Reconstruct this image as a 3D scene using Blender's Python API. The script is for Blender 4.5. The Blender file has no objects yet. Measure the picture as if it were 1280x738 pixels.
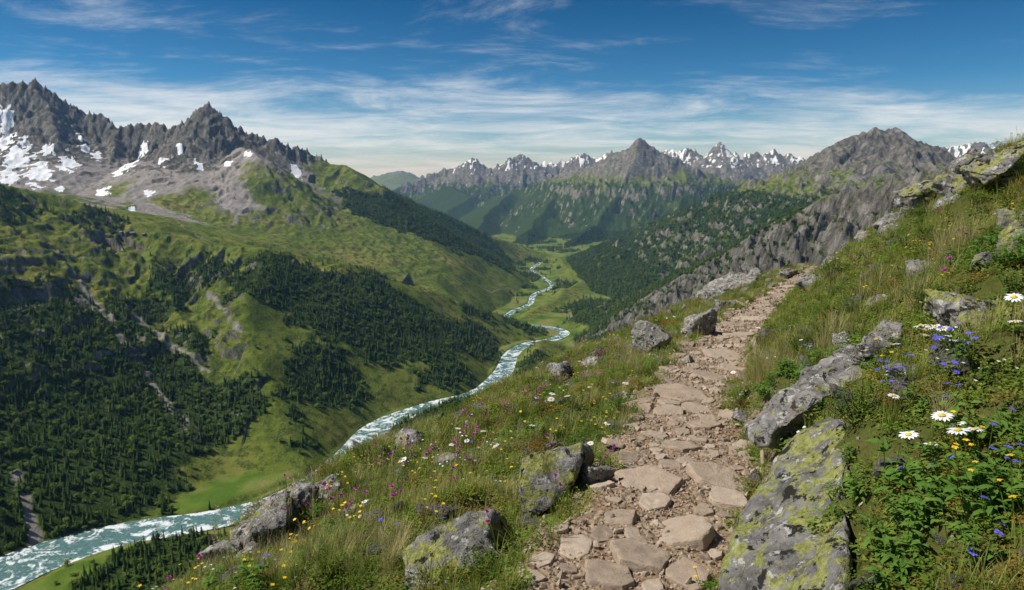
import bpy, bmesh, math, random, time
import numpy as np
from mathutils import Vector, Matrix, noise as mn
T0=time.time()
rng=np.random.default_rng(11); random.seed(5)
TH=math.radians(10.2); CT,ST=math.cos(TH),math.sin(TH); F=853.33
# ---------- survey helpers: sightings taken from the viewpoint (0,0,0), turned into world metres
def sight(px,py):
    u=(px-640)/F; v=(369-py)/F; k=CT+v*ST
    return u/k,(-ST+v*CT)/k
def S(px,py,y):
    a,b=sight(px,py); return (a*y,y,b*y)
def onfloor(px,py,z=-500.0):
    a,b=sight(px,py); y=z/b; return (a*y,y)
# ---------- noise
PM=rng.permutation(4096).astype(np.int32)
GA=rng.random(4096)*2*np.pi; GX=np.cos(GA).astype(np.float32); GY=np.sin(GA).astype(np.float32)
def perlin(x,y,seed=0):
    x=np.asarray(x,dtype=np.float64); y=np.asarray(y,dtype=np.float64)
    xi=np.floor(x).astype(np.int64); yi=np.floor(y).astype(np.int64)
    xf=(x-xi).astype(np.float32); yf=(y-yi).astype(np.float32)
    u=xf*xf*xf*(xf*(xf*6-15)+10); v=yf*yf*yf*(yf*(yf*6-15)+10)
    a=PM[(xi+seed*131)&4095]; b=PM[(xi+1+seed*131)&4095]
    def g(h,dx,dy): return GX[h]*dx+GY[h]*dy
    n00=g(PM[(a+yi)&4095],xf,yf); n10=g(PM[(b+yi)&4095],xf-1,yf)
    n01=g(PM[(a+yi+1)&4095],xf,yf-1); n11=g(PM[(b+yi+1)&4095],xf-1,yf-1)
    p=n00+u*(n10-n00); q=n01+u*(n11-n01)
    return (p+v*(q-p))*1.5
def fbm(x,y,o=4,seed=0,gain=.5):
    s=0;a=1;t=0
    for i in range(o):
        s=s+a*perlin(x*2**i,y*2**i,seed+i);t+=a;a*=gain
    return s/t
def ridged(x,y,o=4,seed=0,gain=.5):
    s=0;a=1;t=0
    for i in range(o):
        n=1-np.abs(perlin(x*2**i,y*2**i,seed+i)); s=s+a*n*n;t+=a;a*=gain
    return s/t
def sst(a,b,x):
    t=np.clip((x-a)/(b-a),0,1); return t*t*(3-2*t)
# ---------- near hill
_py=np.array([-60,-8,0,1.2,2.4,3.9,5.8,9.4,15.5,27,32,40,100,400,1000,20000.])
_px=np.array([-10,-1.2,.05,.2,.42,1.05,1.5,2.95,5.9,12.4,15.6,21,60,240,600,12000.])
_pz=np.array([-1.2,-1.5,-1.6,-1.6,-1.6,-1.75,-2.0,-2.4,-3.0,-3.7,-4.6,-7.5,-27,-115,-300,-6000.])
_ty=np.arange(-60,60,.05)
def _sm(v):
    t=np.interp(_ty,_py,v); k=np.exp(-np.linspace(-2,2,31)**2); k/=k.sum()
    return np.convolve(np.pad(t,15,mode='edge'),k,mode='valid')
_tx=_sm(_px);_tz=_sm(_pz)
def xc(y): return np.where(y<55,np.interp(y,_ty,_tx),np.interp(y,_py,_px))
def zc(y): return np.where(y<55,np.interp(y,_ty,_tz),np.interp(y,_py,_pz))
def hw(y): return np.interp(y,[0,3,5.8,9.4,27],[.48,.46,.43,.55,.72])
def near_h(x,y):
    s=x-xc(y); w=hw(y)
    wob=.14*perlin(y*1.3,x*.2,40)+.08*perlin(y*4.1,x*.3,41); s2=s+wob*np.clip(np.abs(s)/.3,0,1)
    z=zc(y)
    L=np.maximum(0,-s2-w); edge=2.75+.45*perlin(y*.35,0*y,42)
    zl=-.26*np.minimum(L,edge)-.05*sst(0,.2,L)
    Ld=np.maximum(0,L-edge); zl=zl-1.2*Ld+ .55*(1-np.exp(-Ld/ .8))
    Rr=np.maximum(0,s2-w); cr=np.interp(y,[3,6,9,15,28,60],[2.7,2.6,2.4,1.9,1.3,1.0])
    up=.22*sst(0,.3,Rr)+.80*np.minimum(Rr,cr)+ .25*np.clip(Rr-cr,0,.8)
    up=up-.35*np.maximum(0,Rr-cr-.8)
    fade=sst(26,60,y); up=up*(1-.6*fade)
    h=z+zl+up
    off=sst(.0,.5,np.abs(s2)-w)
    fr=1-sst(200,500,np.hypot(x,y))
    h=h+off*(.20*fbm(x*.55,y*.55,2,50)+.12*fbm(x*1.8,y*1.8,2,52)+.04*perlin(x*6,y*6,55))*fr
    h=h+(1-off)*(.02*perlin(x*2.1,y*2.1,56)+.012*perlin(x*9,y*9,57)-.03)
    return h,s,off
# ---------- ridges (sighted crest points with distances)
def R(*a): return np.array([S(*p) for p in a])
RID=[]
def ridge(name,pts,s0,D,s1,crag,rib,lam,rock,forest,tl,reach):
    RID.append(dict(n=name,p=R(*pts),s0=s0,D=D,s1=s1,crag=crag,rib=rib,lam=lam,rock=rock,forest=forest,tl=tl,reach=reach))
ridge('far',[(300,228,15500),(440,226,15000),(480,217,15000),(500,213,15000),(525,222,15000),(600,230,15000),(1400,215,15000)],.5,400,.3,60,60,300,.4,-1,-100,2500)
ridge('midblue',[(455,262,8200),(500,233,8500),(530,219,8800),(560,208,9000),(578,214,9000),(590,195,9000),(612,209,9000),(635,199,9000),(652,191,9200),(668,205,9200),(700,199,9300),(730,190,9300),(745,198,9300),(760,187,9300),(800,190,9300),(840,189,8800),(860,182,8800),(880,197,8800),(900,178,8500),(930,196,8500),(960,186,8500),(1000,196,8500),(1100,204,8500),(1400,204,8500)],1.1,260,.36,110,150,240,.66,.25,-130,2600)
ridge('blueleft',[(560,232,8000),(590,245,7600),(560,262,7000)],.5,200,.4,20,60,200,.0,.5,-60,1500)
ridge('rsnow',[(1100,205,6000),(1140,188,6000),(1170,183,6000),(1200,181,6000),(1225,175,6000),(1245,184,6000),(1300,180,6000),(1450,170,6000)],.9,200,.4,45,70,180,.6,0,-100,1800)
ridge('pyr',[(1020,222,6500),(960,226,6400),(900,222,6400),(860,208,6450),(838,203,6450),(815,190,6500),(800,170,6500),(785,185,6550),(760,200,6600),(720,213,6800),(680,226,7000),(640,238,7200),(600,253,7400),(570,266,7400)],1.2,220,.42,50,150,160,.46,.35,-120,2400)
ridge('pyrb',[(800,174,6500),(790,206,6100),(775,238,5800),(745,280,5200),(700,312,4500)],.85,150,.5,34,120,125,.32,.45,-125,1200)
ridge('pyrc',[(850,205,6450),(862,240,5700),(830,280,5100),(790,305,4600)],.8,150,.5,30,110,130,.28,.4,-120,1200)
ridge('pyrd',[(720,214,6800),(695,245,6100),(665,283,5300),(655,314,4500)],.7,150,.42,22,90,130,.15,.45,-110,1200)
ridge('pyre',[(640,240,7200),(612,262,6200),(598,285,5400),(618,312,4800)],.6,150,.42,18,80,130,.0,.45,-90,1200)
ridge('rmass',[(1400,190,2900),(1300,196,3000),(1200,204,3300),(1165,187,3350),(1140,172,3400),(1120,160,3400),(1090,160,3400),(1060,171,3400),(1030,186,3400),(1000,205,3400),(960,232,3420),(900,262,3450),(850,285,3450),(800,309,3400),(750,334,3350),(718,349,3250)],.85,140,.43,28,92,105,.36,.35,-120,1300)
ridge('massif',[(-260,90,3300),(-100,112,3400),(0,109,3500),(42,101,3550),(75,122,3550),(105,142,3550),(125,144,3550),(150,161,3500),(185,155,3500),(215,159,3450),(240,148,3400),(260,129,3350),(285,150,3350),(310,168,3350),(345,178,3350),(385,190,3400),(412,203,3400)],1.45,190,.33,50,125,90,.62,-1,-400,1300)
ridge('mass_b1',[(42,104,3550),(60,140,3380),(75,175,3200)],1.1,120,.45,30,85,80,.6,-1,-400,600)
ridge('mass_b2',[(262,132,3350),(235,165,3200),(225,205,3030)],1.1,120,.5,30,85,80,.5,-1,-400,500)
ridge('mass_b3',[(150,162,3500),(140,190,3300),(135,215,3150)],1.0,120,.5,26,70,80,.45,-1,-400,500)
ridge('greenpk',[(300,184,3200),(312,188,3050),(325,196,2950),(345,214,2900),(375,238,2820),(400,262,2760),(430,296,2700)],.80,120,.60,16,62,85,.12,-.3,-150,900)
ridge('greenrd',[(385,193,3400),(412,205,3380),(440,208,3350),(470,223,3300),(500,245,3280),(520,262,3260),(560,290,3240),(600,320,3220),(640,347,3200)],.62,150,.45,8,58,100,-.03,.38,-120,1200)
ridge('plateau',[(-300,225,1900),(-100,235,2000),(0,240,2250),(70,244,2450),(110,244,2600)],.18,200,.24,8,26,110,-.2,-1,-300,800)
ridge('plat2',[(60,250,1950),(200,270,2400),(290,285,2600)],.18,200,.26,8,26,110,-.2,-1,-300,700)
ridge('lspur',[(-300,170,1600),(-150,200,1700),(0,229,1850),(60,241,1900),(130,264,1900),(240,302,1850),(330,310,1760),(400,322,1830),(450,333,1870),(500,347,1900),(560,372,1900),(600,400,1900),(636,432,1900)],.56,120,.405,5,62,72,.03,-.02,-40,1900)
ridge('lsp_b1',[(330,311,1760),(350,335,1600),(352,392,1440),(356,440,1330)],.65,60,.5,8,36,50,.18,.06,-40,500)
ridge('lsp_b2',[(200,300,1830),(190,330,1680),(215,375,1500),(240,420,1370)],.65,60,.5,8,36,50,.18,.06,-40,500)
ridge('rspur',[(1500,140,1000),(1300,188,1300),(1180,212,1500),(1100,228,1600),(1040,240,1700),(1000,253,1750),(940,270,1850),(880,295,1950),(820,322,2050),(760,347,2150),(725,380,2250),(708,402,2300)],1.4,150,.56,22,95,56,.5,.34,-110,1300)
NAMES={r['n']:i for i,r in enumerate(RID)}
LS=RID[NAMES['lspur']]['p']
def ycrest(x): return np.interp(x,LS[:,0],LS[:,1])
def seg_ridge(X,Y,r):
    p=r['p']; best=np.full(X.shape,-1e9); bt=np.zeros(X.shape); bd=np.zeros(X.shape); acc=0
    for i in range(len(p)-1):
        a=p[i];b=p[i+1];dx,dy=b[0]-a[0],b[1]-a[1];L2=dx*dx+dy*dy
        t=np.clip(((X-a[0])*dx+(Y-a[1])*dy)/L2,0,1)
        d=np.hypot(X-a[0]-t*dx,Y-a[1]-t*dy)
        z=a[2]+t*(b[2]-a[2])-(r['s1']*d+(r['s0']-r['s1'])*r['D']*(1-np.exp(-d/r['D'])))
        m=z>best; best=np.where(m,z,best); L=math.sqrt(L2); bt=np.where(m,acc+t*L,bt); bd=np.where(m,d,bd); acc+=L
    return best,bt,bd
def catmull(P,n):
    P=np.array(P,dtype=float); Q=np.vstack([2*P[0]-P[1],P,2*P[-1]-P[-2]]); out=[]
    for i in range(1,len(Q)-2):
        for t in np.linspace(0,1,n,endpoint=False):
            p0,p1,p2,p3=Q[i-1],Q[i],Q[i+1],Q[i+2]
            out.append(.5*((2*p1)+(-p0+p2)*t+(2*p0-5*p1+4*p2-p3)*t*t+(-p0+3*p1-3*p2+p3)*t**3))
    out.append(Q[-2]); return np.array(out)
rv=[(-150,790,52),(-60,745,50),(0,718,46),(60,694,41),(150,668,33),(250,652,28),(330,634,27),(395,604,29),(440,568,30),(478,532,30),(540,508,27),(598,492,25),(628,466,22),(640,442,19),(660,430,15),(692,424,14),(706,416,13),(690,410,11),(655,406,11),(632,400,10),(640,390,10),(662,380,9),(668,368,9),(690,358,9),(680,348,8),(664,338,8),(676,328,8)]
RIV=catmull([(*onfloor(a,b),w) for a,b,w in rv],8)
def river_d(X,Y):
    best=np.full(X.shape,1e9)
    for i in range(len(RIV)-1):
        a=RIV[i];b=RIV[i+1];dx,dy=b[0]-a[0],b[1]-a[1]
        t=np.clip(((X-a[0])*dx+(Y-a[1])*dy)/(dx*dx+dy*dy),0,1)
        d=np.hypot(X-a[0]-t*dx,Y-a[1]-t*dy)-(a[2]+t*(b[2]-a[2])); best=np.minimum(best,d)
    return best
# ---------- polar sheet
core=np.arange(-41,41.001,.088); side=41+np.cumsum(np.linspace(.12,.6,60)); AZ=np.radians(np.concatenate([-side[::-1],core,side]))
RR=np.concatenate([np.geomspace(.6,45,430,endpoint=False),np.geomspace(45,700,110,endpoint=False),np.geomspace(700,4500,660,endpoint=False),np.geomspace(4500,18000,230)])
NR,NC=len(RR),len(AZ)
X=(RR[:,None]*np.sin(AZ)[None,:]); Y=(RR[:,None]*np.cos(AZ)[None,:])
Z,SS,OFF=near_h(X,Y)
rad=RR[:,None]+0*X
OWN=np.full(X.shape,-2.0); RB=np.full(X.shape,-.3); FB=np.full(X.shape,-.1); TL=np.full(X.shape,-100.); DW=np.zeros(X.shape)
r0=int(np.searchsorted(RR,250.))
Xf,Yf=X[r0:],Y[r0:]
H=Z[r0:].copy(); wgt=sst(250,900,rad[r0:])
H=H+wgt*14*fbm(Xf/90,Yf/90,4,3)
own=np.full(H.shape,-2.); rb=np.full(H.shape,-.1); fb=np.full(H.shape,.1); tl=np.full(H.shape,-100.); dw=np.zeros(H.shape)
fl=-499+5*(fbm(Xf/160,Yf/160,3,5)+.4)
FLB=-.10
m=fl>H; own[m]=-1; fb[m]=FLB; rb[m]=-.6; H=np.maximum(H,fl)
def smax(a,b,k):
    h=np.clip(.5+.5*(a-b)/k,0,1); return b+(a-b)*h+k*h*(1-h)
LEFT=('massif','mass_b1','mass_b2','mass_b3','plateau','plat2','greenpk')
for i,r in enumerate(RID):
    p=r['p']; rc=r['reach']
    mk=(Xf>p[:,0].min()-rc)&(Xf<p[:,0].max()+rc)&(Yf>p[:,1].min()-rc)&(Yf<p[:,1].max()+rc)
    x=Xf[mk];y=Yf[mk]
    if x.size==0: continue
    lam=r['lam']
    wx=x+lam*.45*perlin(x/(lam*2.2),y/(lam*2.2),60+i); wy=y+lam*.45*perlin(x/(lam*2.2),y/(lam*2.2),80+i)
    h,t,d=seg_ridge(wx*.5+x*.5,wy*.5+y*.5,r)
    if r['n'] in LEFT: h=h-.75*np.maximum(0,ycrest(x)+30-y)
    g=1-np.exp(-d/(lam*.8)); low=np.clip((h+500)/160,0,1)
    ribs=ridged(t/lam+.3*perlin(x/lam,y/lam,9),d/(lam*4.2),5,100+i*7,.52)-.55
    rk=np.clip(r['rock']+.4,.2,1)
    fine=ridged(x/(lam*.6),y/(lam*.6),5,30+i)-.5
    cz=ridged(t/(lam*.55),0*t+i*3.3,4,200+i,.62)-.62
    calm=1-.8*sst(200,330,d) if r['n'][:4]=='mass' else 1.
    h=h+low*calm*(ribs*r['rib']*g*1.15+fine*r['rib']*.40*rk*(.3+g))+cz*r['crag']*np.exp(-d/(lam*.5))*1.3
    Hm=H[mk]; w=h>Hm
    for arr,val in ((own,i),(rb,r['rock']),(fb,r['forest']),(tl,r['tl'])):
        a=arr[mk]; a[w]=val; arr[mk]=a
    a=dw[mk]; a[w]=d[w]; dw[mk]=a
    H[mk]=smax(Hm,h,10.)
rmk=(Yf>500)&(Yf<4800)&(np.abs(Xf)<1500)
rd=np.full(H.shape,1e4); rd[rmk]=river_d(Xf[rmk],Yf[rmk])
wv=np.interp(Yf,[1150,1700,2100,2800,3500,4200],[0,8,35,75,85,40])+25*fbm(Xf/150,Yf/150,2,8)
cap=-499.+.025*rd+.62*np.maximum(0,rd-wv)+5*fbm(Xf/120,Yf/120,3,6)
ch=(cap<H-2)&(rd<wv+20)&(rd<900); H=np.where(rd<900,smax(cap*-1,H*-1,12.)*-1,H); own[ch]=-1; fb[ch]=FLB; rb[ch]=-.6
H=np.where(rd<900,np.minimum(H,-502+.75*np.maximum(0,rd)),H)
Z[r0:]=H*1.0; OWN[r0:]=own;RB[r0:]=rb;FB[r0:]=fb;TL[r0:]=tl;DW[r0:]=dw
RD=np.full(X.shape,1e4);RD[r0:]=rd
def hit(px,py,rmin=300.):
    a,b=sight(px,py); az=math.atan(a); c=int(np.argmin(np.abs(AZ-az))); sl=b*math.cos(az)
    idx=np.where((Z[:,c]>=sl*RR)&(RR>rmin))[0]
    if len(idx)==0: return None
    r=RR[idx[0]]; return (r*math.sin(az),r*math.cos(az),Z[idx[0],c])
def look(A,x,y):
    r=np.hypot(x,y);az=np.arctan2(x,y)
    ri=np.clip(np.interp(r,RR,np.arange(NR)),0,NR-1.001); ci=np.clip(np.interp(az,AZ,np.arange(NC)),0,NC-1.001)
    i=ri.astype(int);j=ci.astype(int);u=ri-i;v=ci-j
    return (A[i,j]*(1-u)+A[i+1,j]*u)*(1-v)+(A[i,j+1]*(1-u)+A[i+1,j+1]*u)*v
# slope
dXr=np.gradient(X,axis=0);dYr=np.gradient(Y,axis=0);dZr=np.gradient(Z,axis=0)
dXc=np.gradient(X,axis=1);dYc=np.gradient(Y,axis=1);dZc=np.gradient(Z,axis=1)
nx=dYr*dZc-dZr*dYc; ny=dZr*dXc-dXr*dZc; nz=dXr*dYc-dYr*dXc
SL=np.hypot(nx,ny)/np.maximum(np.abs(nz),1e-9)
del nx,ny,nz,dXr,dYr,dZr,dXc,dYc,dZc
farw=sst(200,400,rad)
n200=fbm(X/170,Y/170,4,21); n40=fbm(X/38,Y/38,4,25)
def isown(*n): return np.isin(OWN,[NAMES[k] for k in n])
isM=isown('massif','mass_b1','mass_b2','mass_b3')
rock=.72*SL+.33*n40+RB*.8+.3*n200
rock=rock+np.where(isM,.35*np.clip((Z-20)/100,-1,1)+.05,0)+np.where(isown('midblue','rsnow','far'),.5*np.clip((Z+120)/120,-.5,1),0)+np.where(isown('rmass','pyr','pyrb','pyrc','pyrd'),.5*np.clip((Z+40)/110,-.6,1),0)
ROCK=sst(.86,1.10,rock)*farw
SCREE=np.where(isM,sst(-130,-50,Z+120*n200),0)*farw
SCREE=np.maximum(SCREE,np.where(isown('plateau','plat2','greenpk'),sst(.0,.3,n200*.8+n40*.5+np.clip((Y-2350)/450,-1,.75)-np.clip((X+1180)/250,0,1)*1.0),0)*farw)
SCREE=np.maximum(SCREE,np.where(isown('greenpk','greenrd','rmass','pyr','rspur'),.8*sst(.22,.34,n40*.6+n200*.4+.06+.14*np.clip((Z)/200,-.5,1)),0)*farw)
SNOW=np.where(isown('midblue','rsnow'),.9*sst(.05,.3,.4*n200+.6*n40+.2*np.clip((Z+20)/160,-1,1)-.07),0)
FO=FB+.55*n200+.28*n40-np.clip((Z-TL)/90,0,3)
blobs=[(60,420,150,.5),(130,480,140,.5),(150,560,130,.45),(60,610,110,.4),(30,500,130,.4),(210,520,80,.4),(100,380,80,.35),(200,350,70,.3),(450,370,90,.5),(520,400,100,.55),(585,425,70,.6),(470,420,80,.45),(400,350,60,.4),(350,350,60,.45),(560,450,60,.3),(420,470,60,.3),(290,500,50,.3),(350,480,50,.2),(540,520,60,.35),(250,340,50,.3),(20,370,60,.2),
 (300,430,100,-.3),(250,400,50,-.2),(330,590,90,-.45),(420,540,50,-.3),(100,330,110,-.5),(20,310,110,-.6),(480,490,50,-.3),(230,610,60,-.2),(300,380,40,-.3),(600,470,60,-.35),(270,470,40,-.3),(180,310,60,-.4),(150,430,35,-.35),(100,520,30,-.3),
 (520,548,60,.7),(450,590,50,.6),(600,512,60,.6),(680,466,60,.5),(640,485,50,.5),(180,712,40,.6),(240,690,40,.5),(100,735,30,.3),(560,530,60,.5),(760,420,80,.3),
 (540,310,150,.35),(580,330,100,.4),(450,290,120,.1),(380,270,100,-.3),(740,380,60,.4),(800,370,70,.15),(680,380,60,-.3),(620,385,60,-.25)]
for bx,by,br,bw in blobs:
    h=hit(bx,by)
    if h is None: continue
    d2=((X[r0:]-h[0])**2+(Y[r0:]-h[1])**2)/(br*1.1)**2
    FO[r0:]+=bw*np.exp(-d2)
rn=ridged(X[r0:]/45,Y[r0:]/45,4,400)-.6
for bx,by,br in [(6,150,45),(8,175,55),(22,200,70),(48,216,62),(30,180,32),(85,207,46),(160,207,44),(150,215,36),(128,240,32),(185,243,24),(370,214,28),(105,185,28),(60,190,32),(10,220,50),(250,205,22),(205,200,24),(165,262,14),(285,205,22),(120,195,26),(75,235,20),(100,170,22),(180,190,24),(225,185,18),(310,195,18)]:
    h=hit(bx,by)
    if h is None: continue
    dx=(X[r0:]-h[0]);dy=(Y[r0:]-h[1])
    d2=((dx+.5*dy)**2+(dy*.5)**2)/(br*1.15)**2; e=np.exp(-d2)
    SNOW[r0:]=np.maximum(SNOW[r0:],.9*sst(.34,.78,e+.7*n40[r0:]+1.0*rn)*sst(.05,.35,e))
def polyd(pts):
    hs=[hit(*p) for p in pts]; hs=[h for h in hs if h]
    best=np.full(X[r0:].shape,1e9)
    for a,b in zip(hs[:-1],hs[1:]):
        dx,dy=b[0]-a[0],b[1]-a[1];L=dx*dx+dy*dy+1e-6
        t=np.clip(((X[r0:]-a[0])*dx+(Y[r0:]-a[1])*dy)/L,0,1)
        best=np.minimum(best,np.hypot(X[r0:]-a[0]-t*dx,Y[r0:]-a[1]-t*dy))
    return best
for pl,w in [([(75,320),(120,380),(165,440),(205,500),(240,550)],8),([(160,385),(210,430),(260,465)],7),([(262,370),(285,395),(300,415)],8),([(20,590),(35,640),(50,690)],8),([(100,370),(150,420),(190,470)],6),([(190,480),(225,520),(250,545)],7),([(300,230),(298,260),(292,280)],10)]:
    d=polyd(pl)+14*np.abs(n40[r0:])+8*n200[r0:]; k=(1-sst(w*.4,w*1.6,d))*.85; SCREE[r0:]=np.maximum(SCREE[r0:],k); FO[r0:]-=k*.8
TRK=np.zeros(X.shape)
for pl,w in [([(0,326),(30,318),(70,314),(110,325)],1.6),([(215,270),(228,284),(245,296),(262,302)],1.6),([(590,352),(615,366),(640,364),(650,380)],2.)]:
    d=polyd(pl); TRK[r0:]=np.maximum(TRK[r0:],.7*(1-sst(w*.6,w*2,d)))
FO=FO-np.clip(SL-1.1,0,1)*.9-ROCK*.18-TRK*1.0
FO=np.where(RD<4,-1,FO); FO=np.where(isM,-1,FO)
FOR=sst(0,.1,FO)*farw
MEAD=np.where((OWN==-1),1.,0.)*sst(0.35,.1,SL)*farw
NEAR=1-farw
PATH=1-sst(.0,.32,np.abs(SS)-hw(Y)+.16*perlin(X*3,Y*3,70)+.1*perlin(X*9,Y*9,71)+.05); PATH=PATH*(Y<60)*NEAR
print('terrain',NR*NC,time.time()-T0)
def mkmesh(name,V,Q,smooth=True):
    me=bpy.data.meshes.new(name); V=np.asarray(V,dtype=np.float32); Q=np.asarray(Q,dtype=np.int32); k=Q.shape[1]
    me.vertices.add(len(V)); me.vertices.foreach_set('co',V.ravel())
    me.loops.add(Q.size); me.loops.foreach_set('vertex_index',Q.ravel())
    me.polygons.add(len(Q)); me.polygons.foreach_set('loop_start',np.arange(0,Q.size,k,dtype=np.int32))
    me.update(calc_edges=True)
    if smooth: me.polygons.foreach_set('use_smooth',np.ones(len(Q),dtype=bool))
    return me
def link(ob): bpy.context.scene.collection.objects.link(ob); return ob
def gridq(nr,nc):
    i=np.arange(nr*nc).reshape(nr,nc)
    return np.stack([i[:-1,:-1],i[:-1,1:],i[1:,1:],i[1:,:-1]],-1).reshape(-1,4)
# ---------- node helper
class NB:
    def __init__(s,nt): s.nt=nt; nt.nodes.clear()
    def n(s,t,**k):
        nd=s.nt.nodes.new(t)
        for a,b in k.items(): setattr(nd,a,b)
        return nd
    def l(s,a,b): s.nt.links.new(a,b)
    def put(s,sock,v):
        if hasattr(v,'is_output') : s.l(v,sock)
        elif isinstance(v,(tuple,list)) and len(v)==3 and sock.type=='RGBA': sock.default_value=(*v,1)
        else: sock.default_value=v
    def noise(s,vec,scale,detail=4,rough=.55,dist=0.):
        nd=s.n('ShaderNodeTexNoise'); s.l(vec,nd.inputs['Vector']); nd.inputs['Scale'].default_value=scale;nd.inputs['Detail'].default_value=detail;nd.inputs['Roughness'].default_value=rough;nd.inputs['Distortion'].default_value=dist
        return nd.outputs['Fac']
    def voro(s,vec,scale,feat='F1',out='Distance'):
        nd=s.n('ShaderNodeTexVoronoi',feature=feat); s.l(vec,nd.inputs['Vector']); nd.inputs['Scale'].default_value=scale; return nd.outputs[out]
    def math(s,op,a,b=0.,c=None,clamp=False):
        nd=s.n('ShaderNodeMath',operation=op,use_clamp=clamp); s.put(nd.inputs[0],a); s.put(nd.inputs[1],b)
        if c is not None: s.put(nd.inputs[2],c)
        return nd.outputs[0]
    def step(s,v,a,b):
        nd=s.n('ShaderNodeMapRange',interpolation_type='SMOOTHSTEP'); s.put(nd.inputs['Value'],v); nd.inputs['From Min'].default_value=a; nd.inputs['From Max'].default_value=b; return nd.outputs['Result']
    def mix(s,f,a,b,bt='MIX'):
        nd=s.n('ShaderNodeMix',data_type='RGBA',blend_type=bt); s.put(nd.inputs[0],f); s.put(nd.inputs[6],a); s.put(nd.inputs[7],b); return nd.outputs[2]
    def attr(s,name): nd=s.n('ShaderNodeAttribute',attribute_name=name); return nd.outputs['Fac']
    def ramp(s,f,st):
        nd=s.n('ShaderNodeValToRGB'); s.l(f,nd.inputs[0]); e=nd.color_ramp.elements
        while len(e)<len(st): e.new(.5)
        for el,(p,c) in zip(e,st): el.position=p; el.color=(*c,1)
        return nd.outputs[0]
    def bump(s,h,dist,strength=1.,nrm=None):
        nd=s.n('ShaderNodeBump'); s.put(nd.inputs['Strength'],strength); nd.inputs['Distance'].default_value=dist; s.l(h,nd.inputs['Height'])
        if nrm: s.l(nrm,nd.inputs['Normal'])
        return nd.outputs[0]
    def princ(s,col,rough=.8,nrm=None,spec=.3):
        nd=s.n('ShaderNodeBsdfPrincipled'); s.put(nd.inputs['Base Color'],col); s.put(nd.inputs['Roughness'],rough); nd.inputs['Specular IOR Level'].default_value=spec
        if nrm: s.l(nrm,nd.inputs['Normal'])
        return nd.outputs[0]
    def diff(s,col,nrm=None):
        nd=s.n('ShaderNodeBsdfDiffuse'); s.put(nd.inputs['Color'],col)
        if nrm: s.l(nrm,nd.inputs['Normal'])
        return nd.outputs[0]
    def out(s,sh): o=s.n('ShaderNodeOutputMaterial'); s.l(sh,o.inputs['Surface'])
def newmat(name):
    m=bpy.data.materials.new(name); m.use_nodes=True; return m,NB(m.node_tree)
# ---------- terrain material
M,b=newmat('alpine_terrain')
pos=b.n('ShaderNodeNewGeometry').outputs['Position']
n1=b.noise(pos,.006,4,.6); n2=b.noise(pos,.045,6,.65); n3=b.noise(pos,.25,4,.6)
g=b.ramp(n1,[(.35,(.085,.13,.014)),(.5,(.135,.175,.022)),(.65,(.21,.205,.048))])
g=b.mix(b.step(n2,.46,.60),g,(.055,.085,.014)); g=b.mix(b.math('MULTIPLY',b.step(n3,.46,.68),.65),g,(.20,.18,.07))
g=b.mix(b.attr('mead'),g,b.ramp(b.noise(pos,.012,3),[(.4,(.08,.14,.02)),(.5,(.13,.185,.03)),(.6,(.19,.20,.06))]))
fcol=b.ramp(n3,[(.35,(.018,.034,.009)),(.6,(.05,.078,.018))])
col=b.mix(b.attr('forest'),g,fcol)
sc=b.ramp(n2,[(.35,(.21,.188,.17)),(.6,(.33,.30,.27))]); scm=b.math('MULTIPLY',b.attr('scree'),b.step(b.math('ADD',n2,b.math('MULTIPLY',b.attr('scree'),.35)),.5,.7))
col=b.mix(scm,col,sc)
mp=b.n('ShaderNodeMapping'); b.l(pos,mp.inputs[0]); mp.inputs['Scale'].default_value=(1,1,.28); mp.inputs['Rotation'].default_value=(.3,.35,0)
nr=b.noise(mp.outputs[0],.035,8,.7,.6)
rk=b.ramp(nr,[(.3,(.05,.046,.042)),(.46,(.15,.136,.117)),(.6,(.29,.266,.235)),(.75,(.42,.39,.35))])
rk=b.mix(b.math('MULTIPLY',b.step(n2,.50,.62),.6),rk,(.085,.105,.027))
rm=b.step(b.math('ADD',b.attr('rock'),b.math('MULTIPLY',b.math('SUBTRACT',nr,.5),1.6)),.35,.6)
col=b.mix(rm,col,rk)
col=b.mix(b.attr('track'),col,(.3,.26,.2))
sm=b.step(b.math('ADD',b.attr('snow'),b.math('MULTIPLY',b.math('SUBTRACT',nr,.5),2.0)),.45,.60)
col=b.mix(sm,col,(.84,.87,.9))
# near soil
s1=b.noise(pos,3.0,4,.6); s2=b.noise(pos,26,4,.65)
soil=b.ramp(s1,[(.3,(.06,.065,.016)),(.5,(.10,.10,.03)),(.7,(.16,.13,.055))]); soil=b.mix(b.step(s2,.45,.65),soil,(.08,.105,.022))
pv=b.voro(pos,34); pth=b.ramp(s2,[(.3,(.16,.11,.067)),(.5,(.31,.225,.145)),(.7,(.47,.365,.25))])
pth=b.mix(b.math('MULTIPLY',b.step(pv,.25,.05),.6),pth,(.46,.38,.28)); pth=b.mix(b.math('MULTIPLY',b.step(s1,.45,.7),.55),pth,(.20,.115,.06))
soil=b.mix(b.attr('path'),soil,pth)
col=b.mix(b.attr('near'),col,soil)
far=b.math('SUBTRACT',1.,b.attr('near'))
hb=b.math('ADD',nr,b.math('MULTIPLY',n3,.25))
nm=b.bump(hb,20.,b.math('MULTIPLY',far,b.math('MULTIPLY',b.math('ADD',.35,b.math('MULTIPLY',rm,.65)),b.math('SUBTRACT',1.,b.math('MULTIPLY',sm,.8)))))
nm=b.bump(b.math('ADD',s2,b.math('MULTIPLY',pv,-.6)),.03,b.attr('near'),nm)
b.out(b.diff(col,nm))
me=mkmesh('terrain',np.stack([X,Y,Z],-1).reshape(-1,3),gridq(NR,NC))
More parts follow.
